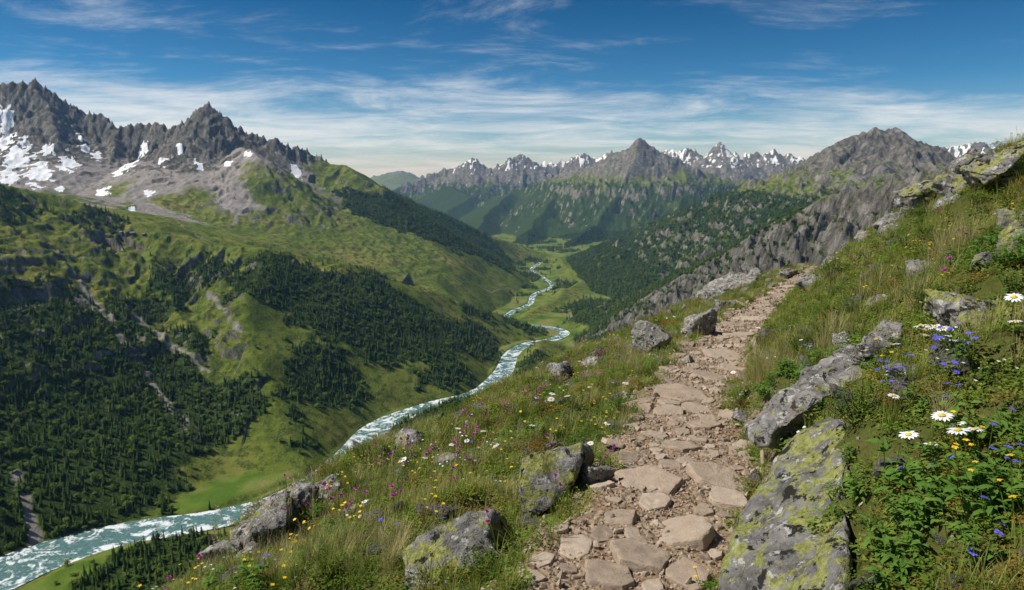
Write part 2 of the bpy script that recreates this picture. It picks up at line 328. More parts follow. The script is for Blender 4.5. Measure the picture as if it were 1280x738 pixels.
for nm_,A in (('rock',ROCK),('snow',SNOW),('forest',FOR),('scree',SCREE),('mead',MEAD),('near',NEAR),('path',PATH),('track',TRK)):
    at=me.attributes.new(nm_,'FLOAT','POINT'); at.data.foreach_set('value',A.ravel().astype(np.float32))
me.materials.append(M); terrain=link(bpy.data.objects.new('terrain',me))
# ---------- river
M,b=newmat('river_water'); pos=b.n('ShaderNodeNewGeometry').outputs['Position']
w1=b.noise(pos,.026,5,.65,1.8); w2=b.noise(pos,.2,5,.65,.8); eg=b.attr('edge')
fo=b.step(b.math('ADD',b.math('ADD',b.math('MULTIPLY',w1,.75),b.math('MULTIPLY',w2,.34)),b.math('MULTIPLY',eg,.05)),.55,.65)
c=b.mix(fo,b.ramp(w2,[(.3,(.06,.14,.13)),(.7,(.15,.27,.25))]),(.74,.79,.78))
b.out(b.princ(c,b.math('ADD',.22,b.math('MULTIPLY',fo,.5)),b.bump(b.math('ADD',w1,w2),1.5,.6),.5))
V=[];E=[]
tn=np.gradient(RIV[:,:2],axis=0); tn/=np.linalg.norm(tn,axis=1)[:,None]
K=np.linspace(-1,1,9)
for p,t in zip(RIV,tn):
    for k in K: V.append((p[0]+t[1]*k*(p[2]+3),p[1]-t[0]*k*(p[2]+3),-500.3)); E.append(abs(k))
me=mkmesh('river',V,gridq(len(RIV),9)); me.attributes.new('edge','FLOAT','POINT').data.foreach_set('value',np.array(E,dtype=np.float32)); me.materials.append(M); link(bpy.data.objects.new('river',me))
# ---------- mesh builder for prototypes
class MB:
    def __init__(s): s.v=[];s.f=[];s.m=[];s.t=[]
    def add(s,vs,fs,m=0,ts=None):
        o=len(s.v); s.v+= [tuple(p) for p in vs]; s.f+=[tuple(i+o for i in f) for f in fs]; s.m+=[m]*len(fs); s.t+= list(ts) if ts else [.5]*len(vs)
    def obj(s,name,mats,smooth=False):
        me=bpy.data.meshes.new(name); me.from_pydata(s.v,[],s.f); me.polygons.foreach_set('material_index',s.m)
        me.attributes.new('tt','FLOAT','POINT').data.foreach_set('value',s.t)
        if smooth: me.polygons.foreach_set('use_smooth',[True]*len(s.f))
        for m in mats: me.materials.append(m)
        return bpy.data.objects.new(name,me)
U=random.uniform
def blade(mb,bx,by,az,L,w,lean,m=0,droop=1.2,seg=3):
    ox,oy=math.cos(az),math.sin(az); px,py=-oy,ox; vs=[];ts=[]; x=y=z=0
    a=lean*.4
    for k in range(seg+1):
        s=k/seg; ww=w*(1-s**1.6)*.5
        if k==seg: vs.append((bx+ox*x,by+oy*x,z)); ts.append(1)
        else:
            vs+=[(bx+ox*x-px*ww,by+oy*x-py*ww,z),(bx+ox*x+px*ww,by+oy*x+py*ww,z)]; ts+=[s,s]
        x+=math.sin(a)*L/seg; z+=math.cos(a)*L/seg; a+=lean*droop/seg
    fs=[(2*k,2*k+1,2*k+3,2*k+2) for k in range(seg-1)]+[(2*seg-2,2*seg-1,2*seg)]
    mb.add(vs,fs,m,ts)
def leaf(mb,p,az,tilt,L,w,m=0,roll=0.,curl=.25):
    d=Vector((math.cos(az)*math.cos(tilt),math.sin(az)*math.cos(tilt),math.sin(tilt))); sd=Vector((-math.sin(az),math.cos(az),roll)).normalized(); up=d.cross(sd)*-1
    if up.z<0: up=-up
    p=Vector(p); t=U(0,1)
    vs=[p,p+d*L*.35+sd*w*.5+up*w*.15,p+d*L*.4,p+d*L*.35-sd*w*.5+up*w*.15,p+d*L*.75+sd*w*.36-up*L*curl*.3,p+d*L*.75-up*L*curl*.35,p+d*L*.75-sd*w*.36-up*L*curl*.3,p+d*L-up*L*curl]
    mb.add(vs,[(0,2,1),(0,3,2),(1,2,5,4),(2,3,6,5),(4,5,7),(5,6,7)],m,[t]*8)
def sleaf(mb,p,az,tilt,L,w,m=0,roll=0.,curl=.25):
    d=Vector((math.cos(az)*math.cos(tilt),math.sin(az)*math.cos(tilt),math.sin(tilt))); sd=Vector((-math.sin(az),math.cos(az),roll)).normalized(); p=Vector(p); t=U(0,1)
    mb.add([p,p+d*L*.5+sd*w*.5,p+d*L-Vector((0,0,L*curl)),p+d*L*.5-sd*w*.5],[(0,1,2),(0,2,3)],m,[t]*4)
def stem(mb,p0,p1,r,m=0):
    p0=Vector(p0);p1=Vector(p1); mb.add([p0+Vector((r,0,0)),p0+Vector((-r*.5,r*.87,0)),p0+Vector((-r*.5,-r*.87,0)),p1+Vector((r*.7,0,0)),p1+Vector((-r*.35,r*.6,0)),p1+Vector((-r*.35,-r*.6,0))],[(0,1,4,3),(1,2,5,4),(2,0,3,5)],m)
def plantmat(name,stops,tipcol=None,tipf=.6,trans=.3):
    M,b=newmat(name); rnd=b.n('ShaderNodeObjectInfo').outputs['Random']; t=b.attr('tt')
    oi=b.n('ShaderNodeObjectInfo').outputs['Location']
    f=b.math('ADD',b.math('MULTIPLY',rnd,.5),b.math('ADD',b.math('MULTIPLY',t,.2),b.math('MULTIPLY',b.math('SUBTRACT',b.noise(oi,.9,1),.35),.9)),clamp=True)
    c=b.ramp(f,stops)
    if tipcol: c=b.mix(b.math('MULTIPLY',t,tipf),c,tipcol)
    tr=b.n('ShaderNodeBsdfTranslucent'); b.l(c,tr.inputs[0])
    mx=b.n('ShaderNodeMixShader'); mx.inputs[0].default_value=trans; b.l(b.diff(c),mx.inputs[1]); b.l(tr.outputs[0],mx.inputs[2]); b.out(mx.outputs[0]); return M
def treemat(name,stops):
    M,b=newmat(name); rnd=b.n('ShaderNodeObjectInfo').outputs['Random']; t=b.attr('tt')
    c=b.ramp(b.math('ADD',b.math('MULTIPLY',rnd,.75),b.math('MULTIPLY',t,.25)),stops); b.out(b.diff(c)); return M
def flat(name,c,rough=.6):
    M,b=newmat(name); rnd=b.n('ShaderNodeObjectInfo').outputs['Random']
    cc=b.mix(rnd,tuple(x*.7 for x in c),tuple(min(1,x*1.15) for x in c)); b.out(b.princ(cc,rough,None,.2)); return M
mg=plantmat('grass_blade',[(0,(.12,.19,.02)),(.5,(.21,.27,.038)),(1,(.34,.33,.075))],(.50,.45,.17),.45)
md=plantmat('dry_grass_blade',[(0,(.27,.27,.065)),(.5,(.43,.37,.15)),(1,(.54,.45,.21))],(.6,.5,.28),.6)
mh=plantmat('herb_leaf',[(0,(.09,.16,.02)),(.45,(.15,.235,.034)),(.75,(.24,.29,.05)),(1,(.34,.29,.055))])
mr=plantmat('reddish_leaf',[(0,(.20,.18,.04)),(.5,(.30,.17,.04)),(1,(.34,.27,.055))])
msh=plantmat('shrub_leaf',[(0,(.055,.105,.016)),(.5,(.09,.155,.024)),(1,(.16,.2,.035))])
mL=plantmat('broad_leaf',[(0,(.08,.17,.028)),(.6,(.13,.24,.042)),(1,(.2,.28,.06))])
mw=flat('white_petal',(.8,.8,.78)); my=flat('yellow_petal',(.75,.5,.02)); mp_=flat('pink_petal',(.6,.09,.44)); mb_=flat('blue_petal',(.14,.12,.65))
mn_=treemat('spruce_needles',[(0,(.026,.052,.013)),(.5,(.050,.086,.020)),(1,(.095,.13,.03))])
mbl=treemat('broadleaf_crown',[(0,(.07,.125,.022)),(.6,(.11,.175,.03)),(1,(.16,.21,.045))])
mbk=flat('bark',(.07,.05,.035),.9)
def scatter(name,protos,P,rot,sc,idx=None):
    P=np.asarray(P,dtype=np.float32); n=len(P); col=bpy.data.collections.new(name+'_kinds')
    for o in protos: col.objects.link(o)
    me=bpy.data.meshes.new(name); me.vertices.add(n); me.vertices.foreach_set('co',P.ravel())
    me.attributes.new('rot','FLOAT_VECTOR','POINT').data.foreach_set('vector',np.asarray(rot,dtype=np.float32).ravel())
    sc=np.asarray(sc,dtype=np.float32); sc=np.repeat(sc[:,None],3,1) if sc.ndim==1 else sc
    me.attributes.new('scl','FLOAT_VECTOR','POINT').data.foreach_set('vector',sc.ravel())
    if idx is None: idx=rng.integers(0,len(protos),n)
    me.attributes.new('idx','INT','POINT').data.foreach_set('value',np.asarray(idx,dtype=np.int32))
    ob=link(bpy.data.objects.new(name,me)); ng=bpy.data.node_groups.new(name,'GeometryNodeTree')
    ng.interface.new_socket('Geometry',in_out='INPUT',socket_type='NodeSocketGeometry'); ng.interface.new_socket('Geometry',in_out='OUTPUT',socket_type='NodeSocketGeometry')
    N=ng.nodes.new; gi=N('NodeGroupInput');go=N('NodeGroupOutput');ip=N('GeometryNodeInstanceOnPoints');ci=N('GeometryNodeCollectionInfo'); ci.inputs['Collection'].default_value=col; ci.inputs['Separate Children'].default_value=True; ci.inputs['Reset Children'].default_value=True
    def na(nm,dt):
        a=N('GeometryNodeInputNamedAttribute'); a.data_type=dt; a.inputs['Name'].default_value=nm
        return [o for o in a.outputs if o.enabled and o.name=='Attribute'][0]
    L=ng.links.new; L(gi.outputs[0],ip.inputs['Points']); L(ci.outputs[0],ip.inputs['Instance']); ip.inputs['Pick Instance'].default_value=True
    L(na('idx','INT'),ip.inputs['Instance Index']); e=N('FunctionNodeEulerToRotation'); L(na('rot','FLOAT_VECTOR'),e.inputs[0]); L(e.outputs[0],ip.inputs['Rotation']); L(na('scl','FLOAT_VECTOR'),ip.inputs['Scale']); L(ip.outputs[0],go.inputs[0])
    md_=ob.modifiers.new('scatter','NODES'); md_.node_group=ng; return ob
# ---------- trees
def spruce(k):
    mb=MB(); stem(mb,(0,0,0),(0,0,.9),.018,1); nt=9; wid=U(.17,.22)
    for i in range(nt):
        z=.1+.86*i/(nt-1); r=wid*(1-z)**.8+.012; nb=7 if i<5 else 5; a0=U(0,6)
        for j in range(nb):
            a=a0+j*2*math.pi/nb+U(-.2,.2); q=r*U(.7,1.15); dz=q*.45
            c=lambda rr,aa,zz:(rr*math.cos(aa),rr*math.sin(aa),zz)
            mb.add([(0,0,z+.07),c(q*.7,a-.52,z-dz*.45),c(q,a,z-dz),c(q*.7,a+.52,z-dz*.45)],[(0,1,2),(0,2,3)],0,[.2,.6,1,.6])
    return mb.obj('spruce_kind%d'%k,[mn_,mbk])
def broad(k):
    mb=MB(); stem(mb,(0,0,0),(0,0,.5),.03,1); stem(mb,(0,0,.3),(.15,.1,.6),.015,1); stem(mb,(0,0,.3),(-.15,.05,.6),.015,1)
    lobes=[(U(-.22,.22),U(-.22,.22),U(.4,.78),U(.16,.26)) for _ in range(7)]
    for _ in range(190):
        lx,ly,lz,lr=random.choice(lobes); d=Vector((random.gauss(0,1),random.gauss(0,1),random.gauss(0,1))).normalized()*lr*U(.7,1.05)
        p=Vector((lx,ly,lz))+d; a=U(0,6.3)
        sleaf(mb,p,a,U(-.6,.6),.13,.12,0,U(-.8,.8))
    return mb.obj('broadleaf_kind%d'%k,[mbl,mbk])
NCAND=290000
rr=np.sqrt(rng.uniform(480**2,5200**2,NCAND)); aa=np.radians(rng.uniform(-43,43,NCAND))
tx,ty=rr*np.sin(aa),rr*np.cos(aa); fm=look(FO,tx,ty); fv=look(FOR,tx,ty)
cm=np.maximum.accumulate(Z/RR[:,None],axis=0)
tz=look(Z,tx,ty); vis=(tz+16)/rr>look(cm,np.maximum(rr-30,1)*np.sin(aa),np.maximum(rr-30,1)*np.cos(aa))-.012
rdv=look(RD,tx,ty)
sparse=(rng.random(NCAND)<np.clip(.07+fm*.35,0,1)*.4)&(fm>-.28)&(look(ROCK,tx,ty)<.6)
keep=((fv>.3)|sparse)&vis&(rdv>4)&(tz<40)
tx,ty,tz,rr,fm=tx[keep],ty[keep],tz[keep],rr[keep],fm[keep]; n=len(tx)
print('trees',n)
hgt=rng.uniform(8,20,n)*(1+.12*(rr>2500)); sel=(rng.random(n)<.25+.5*(fm<.05))
hgt=np.where(sel,hgt*.6,hgt)
rot=np.stack([rng.normal(0,.03,n),rng.normal(0,.03,n),rng.uniform(0,6.28,n)],-1)
PT=np.stack([tx,ty,tz-.4],-1)
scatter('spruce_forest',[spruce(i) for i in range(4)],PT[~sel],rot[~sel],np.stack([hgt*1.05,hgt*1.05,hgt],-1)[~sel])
scatter('broadleaf_woodland',[broad(i) for i in range(2)],PT[sel],rot[sel],np.stack([hgt*1.25,hgt*1.25,hgt],-1)[sel])
print('t',time.time()-T0)
# ---------- rocks
def rockmat(name,lich,tone=1.,warm=0.,light=False):
    M,b=newmat(name); tc=b.n('ShaderNodeTexCoord').outputs['Object']; oi=b.n('ShaderNodeObjectInfo').outputs['Random']
    va=b.n('ShaderNodeVectorMath',operation='ADD'); b.l(tc,va.inputs[0]); cx=b.n('ShaderNodeCombineXYZ')
    for i in range(3): b.l(b.math('MULTIPLY',oi,37.+i*11),cx.inputs[i])
    b.l(cx.outputs[0],va.inputs[1]); v=va.outputs[0]
    t=lambda r,g_,bb:(r*tone*(1+warm),g_*tone,bb*tone*(1-warm))
    if light:
        a=b.noise(v,2.5,4,.6); f=b.noise(v,20,4,.7)
        c=b.ramp(b.math('ADD',b.math('MULTIPLY',a,.6),b.math('MULTIPLY',oi,.4)),[(.2,t(.17,.16,.145)),(.45,t(.29,.26,.225)),(.65,t(.33,.31,.28)),(.8,t(.44,.40,.34))])
        c=b.mix(b.math('MULTIPLY',b.step(f,.5,.3),.5),c,t(.12,.105,.09)); b.out(b.diff(c,b.bump(f,.25,.4))); return M
    a=b.noise(v,5,8,.68,.4); f=b.noise(v,38,5,.7)
    c=b.ramp(a,[(.3,t(.08,.073,.066)),(.47,t(.19,.178,.162)),(.6,t(.31,.29,.265)),(.75,t(.44,.42,.38))])
    c=b.mix(b.math('MULTIPLY',b.step(f,.52,.7),.45),c,t(.40,.38,.34)); c=b.mix(b.math('MULTIPLY',b.step(f,.46,.34),.7),c,t(.06,.055,.05))
    l1=b.noise(v,8,9,.74,.3); l2=b.noise(v,14,7,.7)
    c=b.mix(b.step(l2,.56,.60),c,(.5,.49,.44))
    c=b.mix(b.step(l1,.62-lich*.125,.645-lich*.125),c,b.ramp(f,[(.35,(.17,.18,.05)),(.6,(.36,.37,.12)),(.75,(.48,.47,.2))]))
    c=b.mix(b.step(b.noise(v,11,7,.7),.56,.60),c,(.035,.033,.03))
    c=b.mix(b.math('MULTIPLY',b.step(b.noise(v,2.2,5,.6),.55,.7),.5),c,(.2,.14,.085))
    nm=b.bump(b.math('ADD',a,b.math('MULTIPLY',f,.35)),.06,1.); b.out(b.diff(c,nm)); return M
m_lich=rockmat('lichen_rock',1.0,1.0); m_grey=rockmat('grey_rock',.35,1.12); m_slab=rockmat('path_slab',0,1.3,.16,True)
BLOCK=[]
def build_rock(name,pts,mat,amp=.03,target=None,bev=.04,seed=0,linked=True,blk=.5):
    P=[Vector(p) for p in pts]; c=sum(P,Vector())/len(P); size=max((p-c).length for p in P)
    bm=bmesh.new()
    for p in P: bm.verts.new(p-c)
    r=bmesh.ops.convex_hull(bm,input=bm.verts)
    junk=[g for g in r['geom_interior'] if isinstance(g,bmesh.types.BMVert)]+[v for v in bm.verts if not v.link_faces]
    bmesh.ops.delete(bm,geom=list(set(junk)),context='VERTS')
    bmesh.ops.dissolve_limit(bm,angle_limit=.12,verts=bm.verts,edges=bm.edges)
    bmesh.ops.bevel(bm,geom=list(bm.edges),offset=bev*size,segments=2,affect='EDGES',profile=.6)
    bmesh.ops.triangulate(bm,faces=bm.faces)
    target=target or size*.07
    for _ in range(7):
        e=[x for x in bm.edges if x.calc_length()>target]
        if not e: break
        bmesh.ops.subdivide_edges(bm,edges=e,cuts=1); bmesh.ops.triangulate(bm,faces=[f for f in bm.faces if len(f.verts)>3])
    bm.normal_update(); o=Vector((seed*3.7,seed*1.3,0)); mv=[]
    for v in bm.verts:
        q=v.co/size; d=mn.fractal(q*1.6+o,.9,2.,5)*amp*1.6+mn.fractal(q*5+o,.8,2.,4)*amp*.8
        cell=mn.voronoi(q*2.6+o)[0]; d+=(min(cell[1]-cell[0],.25)-.12)*amp*1.5
        lay=(q.z*.9+q.x*.35)*9+seed; d+=-abs((lay%1)-.5)*amp*.55
        mv.append(v.co+v.normal*d*size)
    for v,p in zip(bm.verts,mv): v.co=p
    me=bpy.data.meshes.new(name); bm.to_mesh(me); bm.free(); me.polygons.foreach_set('use_smooth',[True]*len(me.polygons)); me.materials.append(mat)
    ob=bpy.data.objects.new(name,me)
    if linked: ob.location=c; link(ob); BLOCK.append((c.x,c.y,size*blk))
    return ob
def gz(x,y): return float(look(Z,np.array([x]),np.array([y]))[0])
def hullpts(a,bb,c,n,seed,flatten=.75):
    rd_=random.Random(seed); out=[]
    for i in range(n):
        d=Vector((rd_.gauss(0,1),rd_.gauss(0,1),rd_.gauss(0,1))).normalized()
        k=max(abs(d.x),abs(d.y),abs(d.z)); d=d*(1-flatten)+d/k*flatten*.85
        out.append(Vector((d.x*a,d.y*bb,d.z*c)))
    return out
def boulder(px,py,y,wp,hp,mat,name='boulder',seed=0,dep=.8,tilt=(0,0),sink=.15,n=13):
    x,_,z0=S(px,py,y); a=wp*y/F/2; c=hp*y/F/2
    rm_=Matrix.Rotation(tilt[0],3,'X')@Matrix.Rotation(tilt[1],3,'Y')@Matrix.Rotation(seed*.9,3,'Z')
    g_=gz(x,y); z=min(z0,g_+c*1.1); z=max(z,g_+c*(.5-sink))
    pts=[rm_@p+Vector((x,y,z)) for p in hullpts(a*1.15,a*dep,c*1.15,n,seed)]
    return build_rock(name,pts,mat,.05,seed=seed)
def off(pts,dx,dy,dz): return [(p[0]+dx,p[1]+dy,p[2]+dz) for p in pts]
A=[S(*p) for p in [(503,690,3.0),(520,668,3.02),(588,638,3.05),(618,640,3.1),(612,668,2.95),(575,722,2.8),(535,745,2.75),(505,735,2.8)]]
build_rock('lichen_boulder',A+off(A,.06,.22,-.16),m_lich,.035,seed=1)
Bp=[S(*p) for p in [(650,572,3.6),(680,562,3.65),(728,555,3.7),(735,566,3.7),(712,610,3.5),(660,662,3.35),(648,640,3.4),(652,600,3.5)]]
build_rock('lichen_boulder',Bp+off(Bp,.08,.24,-.12),m_lich,.035,seed=2)
C=[S(*p) for p in [(885,775,2.1),(902,700,2.25),(914,640,2.5),(950,592,2.75),(1000,545,2.9),(1038,515,2.9),(1060,540,2.55),(1064,620,2.12),(1058,690,1.9),(1040,775,1.7)]]
build_rock('lichen_boulder',C+off(C,.22,.2,-.6),m_lich,.026,target=.028,seed=3,bev=.03,blk=.28)
D=[S(*p) for p in [(932,548,3.65),(945,522,3.6),(985,478,3.6),(1030,455,3.65),(1080,446,3.8),(1095,458,3.9),(1085,480,3.5),(1030,497,3.35),(968,540,3.4),(955,565,3.45)]]
build_rock('grey_boulder',D+off(D,.25,.35,-.02)+off(D[5:8],.1,.1,-.16),m_grey,.045,target=.028,seed=4,bev=.03,blk=.42)
for i,(px,py,y,w,h,mt,tl_) in enumerate([(812,424,9.6,52,42,m_grey,(.2,.3)),(873,410,10.6,54,46,m_grey,(.3,-.3)),(697,476,9.2,48,30,m_grey,(.1,-.5)),(912,362,22,80,34,m_grey,(.1,-.4)),(885,376,20,44,26,m_grey,(.1,-.3)),(940,352,26,50,22,m_grey,(.2,-.2)),
  (330,655,4.5,120,50,m_grey,(.1,-.45)),(275,684,4.3,66,36,m_grey,(.1,-.2)),(365,636,4.9,90,34,m_grey,(.1,-.4)),(408,612,5.3,54,28,m_grey,(.1,-.3)),(512,568,6.3,56,34,m_grey,(.2,-.4)),(600,528,7.4,46,18,m_grey,(.1,-.3)),(300,702,4.0,60,30,m_grey,(.1,-.2)),
  (1195,432,3.3,110,62,m_lich,(.3,-.4)),(1130,500,3.0,60,30,m_grey,(.3,.2)),(1246,236,5.6,90,56,m_lich,(.2,-.3)),(1212,212,6.2,62,46,m_grey,(.1,-.2)),(1122,288,9,60,34,m_grey,(.1,-.4)),(1130,316,8,30,24,m_grey,(.1,.2)),(1068,318,14,26,20,m_grey,(.1,.2)),(1100,402,5.0,40,24,m_grey,(.2,-.3)),(1190,300,6,46,22,m_grey,(.1,-.5)),
  (745,600,3.7,46,54,m_grey,(.2,.2)),(600,712,2.9,60,40,m_grey,(.1,.3)),(930,500,5.0,26,20,m_grey,(.1,.2)),(1225,400,3.6,40,30,m_grey,(.2,.2)),(985,350,22,30,18,m_grey,(.1,.1)),
  (1235,445,2.9,80,56,m_lich,(.3,-.3)),(1165,262,7.5,80,34,m_lich,(.1,-.5)),(1100,470,3.6,80,50,m_grey,(.4,-.3)),(1268,300,4.2,60,34,m_lich,(.2,-.3)),(1020,395,8,50,26,m_grey,(.1,-.4)),(560,590,5.3,40,20,m_grey,(.1,-.3)),(905,385,15,40,22,m_grey,(.1,.2)),(740,455,9.6,40,22,m_grey,(.1,-.3)),(975,610,3.4,26,20,m_grey,(.1,-.3)),(1110,345,8,50,22,m_grey,(.1,-.4)),(1060,455,4.6,50,36,m_grey,(.2,-.3)),
  (1150,232,8.5,60,28,m_grey,(.1,-.4)),(1205,262,6.2,80,38,m_lich,(.2,-.4)),(1258,375,3.7,70,40,m_lich,(.3,-.3)),(1150,385,5,56,28,m_grey,(.2,-.3)),(1045,350,12,44,20,m_grey,(.1,-.3)),(1080,300,13,40,18,m_grey,(.1,-.4)),(860,455,8,26,16,m_grey,(.1,.1)),(780,500,6.2,34,20,m_lich,(.1,-.2)),(450,640,4.6,50,22,m_lich,(.1,-.3))]):
    boulder(px,py,y,w,h,mt,'grey_boulder' if mt is m_grey else 'lichen_boulder',10+i,.8,tl_)
# path slabs
def slabproto(k):
    rd_=random.Random(k+50); n=rd_.randint(5,7); pts=[]
    for i in range(n):
        a=i*2*math.pi/n+rd_.uniform(-.3,.3); r=rd_.uniform(.75,1.1); pts+= [(r*math.cos(a),.8*r*math.sin(a),.15),(r*1.05*math.cos(a),.84*r*math.sin(a),-.2)]
    return build_rock('slab_kind%d'%k,pts,m_slab,.024,target=.14,bev=.05,seed=k,linked=False)
slabs=[slabproto(k) for k in range(9)]
pl=[]
def nhit(px,py): return hit(px,py,1.0)
for px,py,r in [(810,605,.21),(897,600,.21),(858,668,.20),(775,650,.12),(850,494,.30),(836,516,.15),(888,474,.28),(800,700,.17),(925,420,.34),(720,690,.10),(905,446,.28),(750,610,.09),(930,560,.11),(880,640,.07),(760,725,.14),(850,560,.14),(880,535,.15),(820,545,.11),(870,515,.14),(960,385,.4),(985,370,.4),(940,400,.38),(1000,352,.45),(1020,338,.5),(860,725,.13),(790,575,.1)]:
    h=nhit(px,py)
    if h: pl.append((h[0],h[1],r))
tries=0
while tries<2400:
    tries+=1; y=1.5+29*random.random()**1.5; w=float(hw(y)); x=float(xc(y))+U(-w,w)*1.2; r=U(.028,.085)*(1+y*.08)*random.choice([1,1,1.8])
    if all((x-a)**2+(y-c_)**2>((r+q)*.9)**2 for a,c_,q in pl): pl.append((x,y,r))
    if len(pl)>560: break
pl=np.array(pl); n=len(pl); zz=look(Z,pl[:,0],pl[:,1])
gx=(look(Z,pl[:,0]+.1,pl[:,1])-look(Z,pl[:,0]-.1,pl[:,1]))/.2; gy=(look(Z,pl[:,0],pl[:,1]+.1)-look(Z,pl[:,0],pl[:,1]-.1))/.2
scatter('path_stones',slabs,np.stack([pl[:,0],pl[:,1],zz+.004],-1),np.stack([np.arctan(gy)+rng.normal(0,.05,n),-np.arctan(gx)+rng.normal(0,.05,n),rng.uniform(0,6.28,n)],-1),np.stack([pl[:,2],pl[:,2],np.minimum(pl[:,2],.2)*.8],-1))
peb=[build_rock('pebble_kind%d'%k,hullpts(1,.8,.6,10,k+90,.4),m_slab,.05,target=.5,seed=k,linked=False) for k in range(5)]
n=17000; y=1.2+28*rng.random(n)**1.9; w=hw(y); x=xc(y)+rng.normal(0,.62,n)*w*1.15; s=rng.uniform(.004,.012,n)*(1+y*.12)*np.where(rng.random(n)<.12,2.3,1)
scatter('path_gravel',peb,np.stack([x,y,look(Z,x,y)+s*.1],-1),rng.uniform(0,6.28,(n,3)),s)
# ---------- vegetation
def clear(x,y,m=.12):
    s=x-xc(y); k=np.abs(s)>hw(y)*(.92+.3*perlin(x*2.3,y*2.3,77)+.2*perlin(x*7,y*7,78))+m*.2
    for bx,by,br in BLOCK: k&=(x-bx)**2+(y-by)**2>(br*.9)**2
    k&=np.hypot(x,y)>1.15
    return k
def spread(n,smin,smax,ymax=45,pw=1.7,y0=.6,clump=None,thr=0.,m=.12):
    y=y0+(ymax-y0)*rng.random(n)**pw; s=rng.uniform(smin,smax,n); x=xc(y)+s; k=clear(x,y,m)&(np.abs(x)<y*.95+1.0)
    if clump is not None: k&=fbm(x*clump,y*clump,2,int(rng.integers(300,900)))>thr
    x,y=x[k],y[k]; return x,y,look(Z,x,y)
def R3(n,t=.15): return np.stack([rng.normal(0,t,n),rng.normal(0,t,n),rng.uniform(0,6.28,n)],-1)
def tuft(k,nb,l0,l1,sp,w,lean,mat):
    mb=MB()
    for _ in range(nb):
        a=U(0,6.28); r=sp*U(0,1)**.6; blade(mb,r*math.cos(a),r*math.sin(a),a+U(-.6,.6),U(l0,l1),w*U(.6,1.2),U(.1,lean))
    return mb.obj('tuft_kind%d'%k,[mat])
def herb(k,nl,rad_,hh,L,mat):
    mb=MB()
    for _ in range(nl):
        a=U(0,6.28);r=rad_*U(0,1)**.5; l=L*U(.6,1.3); sleaf(mb,(r*math.cos(a),r*math.sin(a),U(.15,1)*hh*(1-.5*r/rad_)),U(0,6.28),U(-.1,.7),l,l*U(.45,.7),0,U(-.4,.4))
    return mb.obj('herb_kind%d'%k,[mat])
def shrub(k,mat):
    mb=MB()
    for _ in range(14):
        a=U(0,6.28); r=U(.03,.15); h=U(.05,.15)*(1.1-r*3); px_,py_=r*math.cos(a),r*math.sin(a); stem(mb,(px_*.2,py_*.2,0),(px_,py_,h),.003,1)
        for _ in range(34):
            q=Vector((random.gauss(0,1),random.gauss(0,1),random.gauss(0,.7)))*.026; sleaf(mb,(px_+q.x,py_+q.y,max(.005,h+q.z)),U(0,6.28),U(0,1.1),U(.013,.024),U(.006,.010),0,U(-.4,.4))
    return mb.obj('shrub_kind%d'%k,[mat,mbk])
def lod(y,a=.7,b_=.045): return a+b_*y
x,y,z=spread(46000,-6.5,5.5,45,1.9)
scatter('ground_cover_plants',[herb(k,60,.08,.05,.021,mh) for k in range(4)],np.stack([x,y,z-.005],-1),R3(len(x)),lod(y,.7,.07)*rng.uniform(.7,1.2,len(x)))
x,y,z=spread(18000,-6.5,5.5,40,1.9,clump=.7,thr=.05)
scatter('reddish_heath',[herb(k+10,50,.065,.045,.016,mr) for k in range(2)],np.stack([x,y,z],-1),R3(len(x)),lod(y,.7,.07)*rng.uniform(.7,1.2,len(x)))
x,y,z=spread(3600,-5.5,5.5,40,1.5,clump=.8,thr=.05)
scatter('dwarf_shrubs',[shrub(k,msh if k<3 else mr) for k in range(4)],np.stack([x,y,z-.01],-1),R3(len(x)),lod(y,.7,.03)*rng.uniform(.6,1.3,len(x)))
x,y,z=spread(34000,-6.5,5.5,50,1.8,clump=.6,thr=-.16)
scatter('alpine_grass',[tuft(k,24,.06,.14,.04,.0038,1.0,mg) for k in range(4)],np.stack([x,y,z-.005],-1),R3(len(x)),lod(y,.75,.055)*rng.uniform(.6,1.3,len(x)))
x,y,z=spread(16000,-6.5,5.5,50,1.6,clump=.5,thr=-.03)
scatter('dry_grass',[tuft(k+10,26,.10,.22,.035,.003,1.1,md) for k in range(3)],np.stack([x,y,z-.005],-1),R3(len(x)),lod(y,.75,.04)*rng.uniform(.6,1.1,len(x)))
tp=[];ts_=[]
for px,py,sc_,nn in [(960,470,1.,7),(975,455,1.,6),(945,490,.9,5),(1170,345,1.1,9),(1160,370,1.,6),(1185,330,1.,6),(930,480,.7,4),(740,520,.8,5),(770,500,.8,5),(800,470,.8,4),(830,440,.9,4),(700,540,.7,4),(640,560,.7,3),(930,375,1.3,5),(910,390,1.2,4),(450,680,.7,5),(400,700,.8,5),(480,720,.6,4),(350,720,.7,4),(1050,420,.9,5),(1230,300,.9,5),(1000,440,.9,5),(1080,370,1.,5)]:
    h=nhit(px,py)
    if not h: continue
    for _ in range(nn):
        xx,yy=h[0]+U(-.16,.16),h[1]+U(-.16,.16)
        tp.append((xx,yy,gz(xx,yy)-.01)); ts_.append(sc_*U(.7,1.1))
x,y,z=spread(480,-3.8,4.0,26,1.4,clump=.9,thr=.02,y0=2.2)
tp+=list(zip(x,y,z-.01)); ts_+=list(rng.uniform(.35,.75,len(x))*(1+.03*y))
scatter('grass_tussocks',[tuft(k+20,70,.18,.36,.05,.003,1.25,md if k%2 else mg) for k in range(4)],tp,R3(len(tp),.08),ts_)
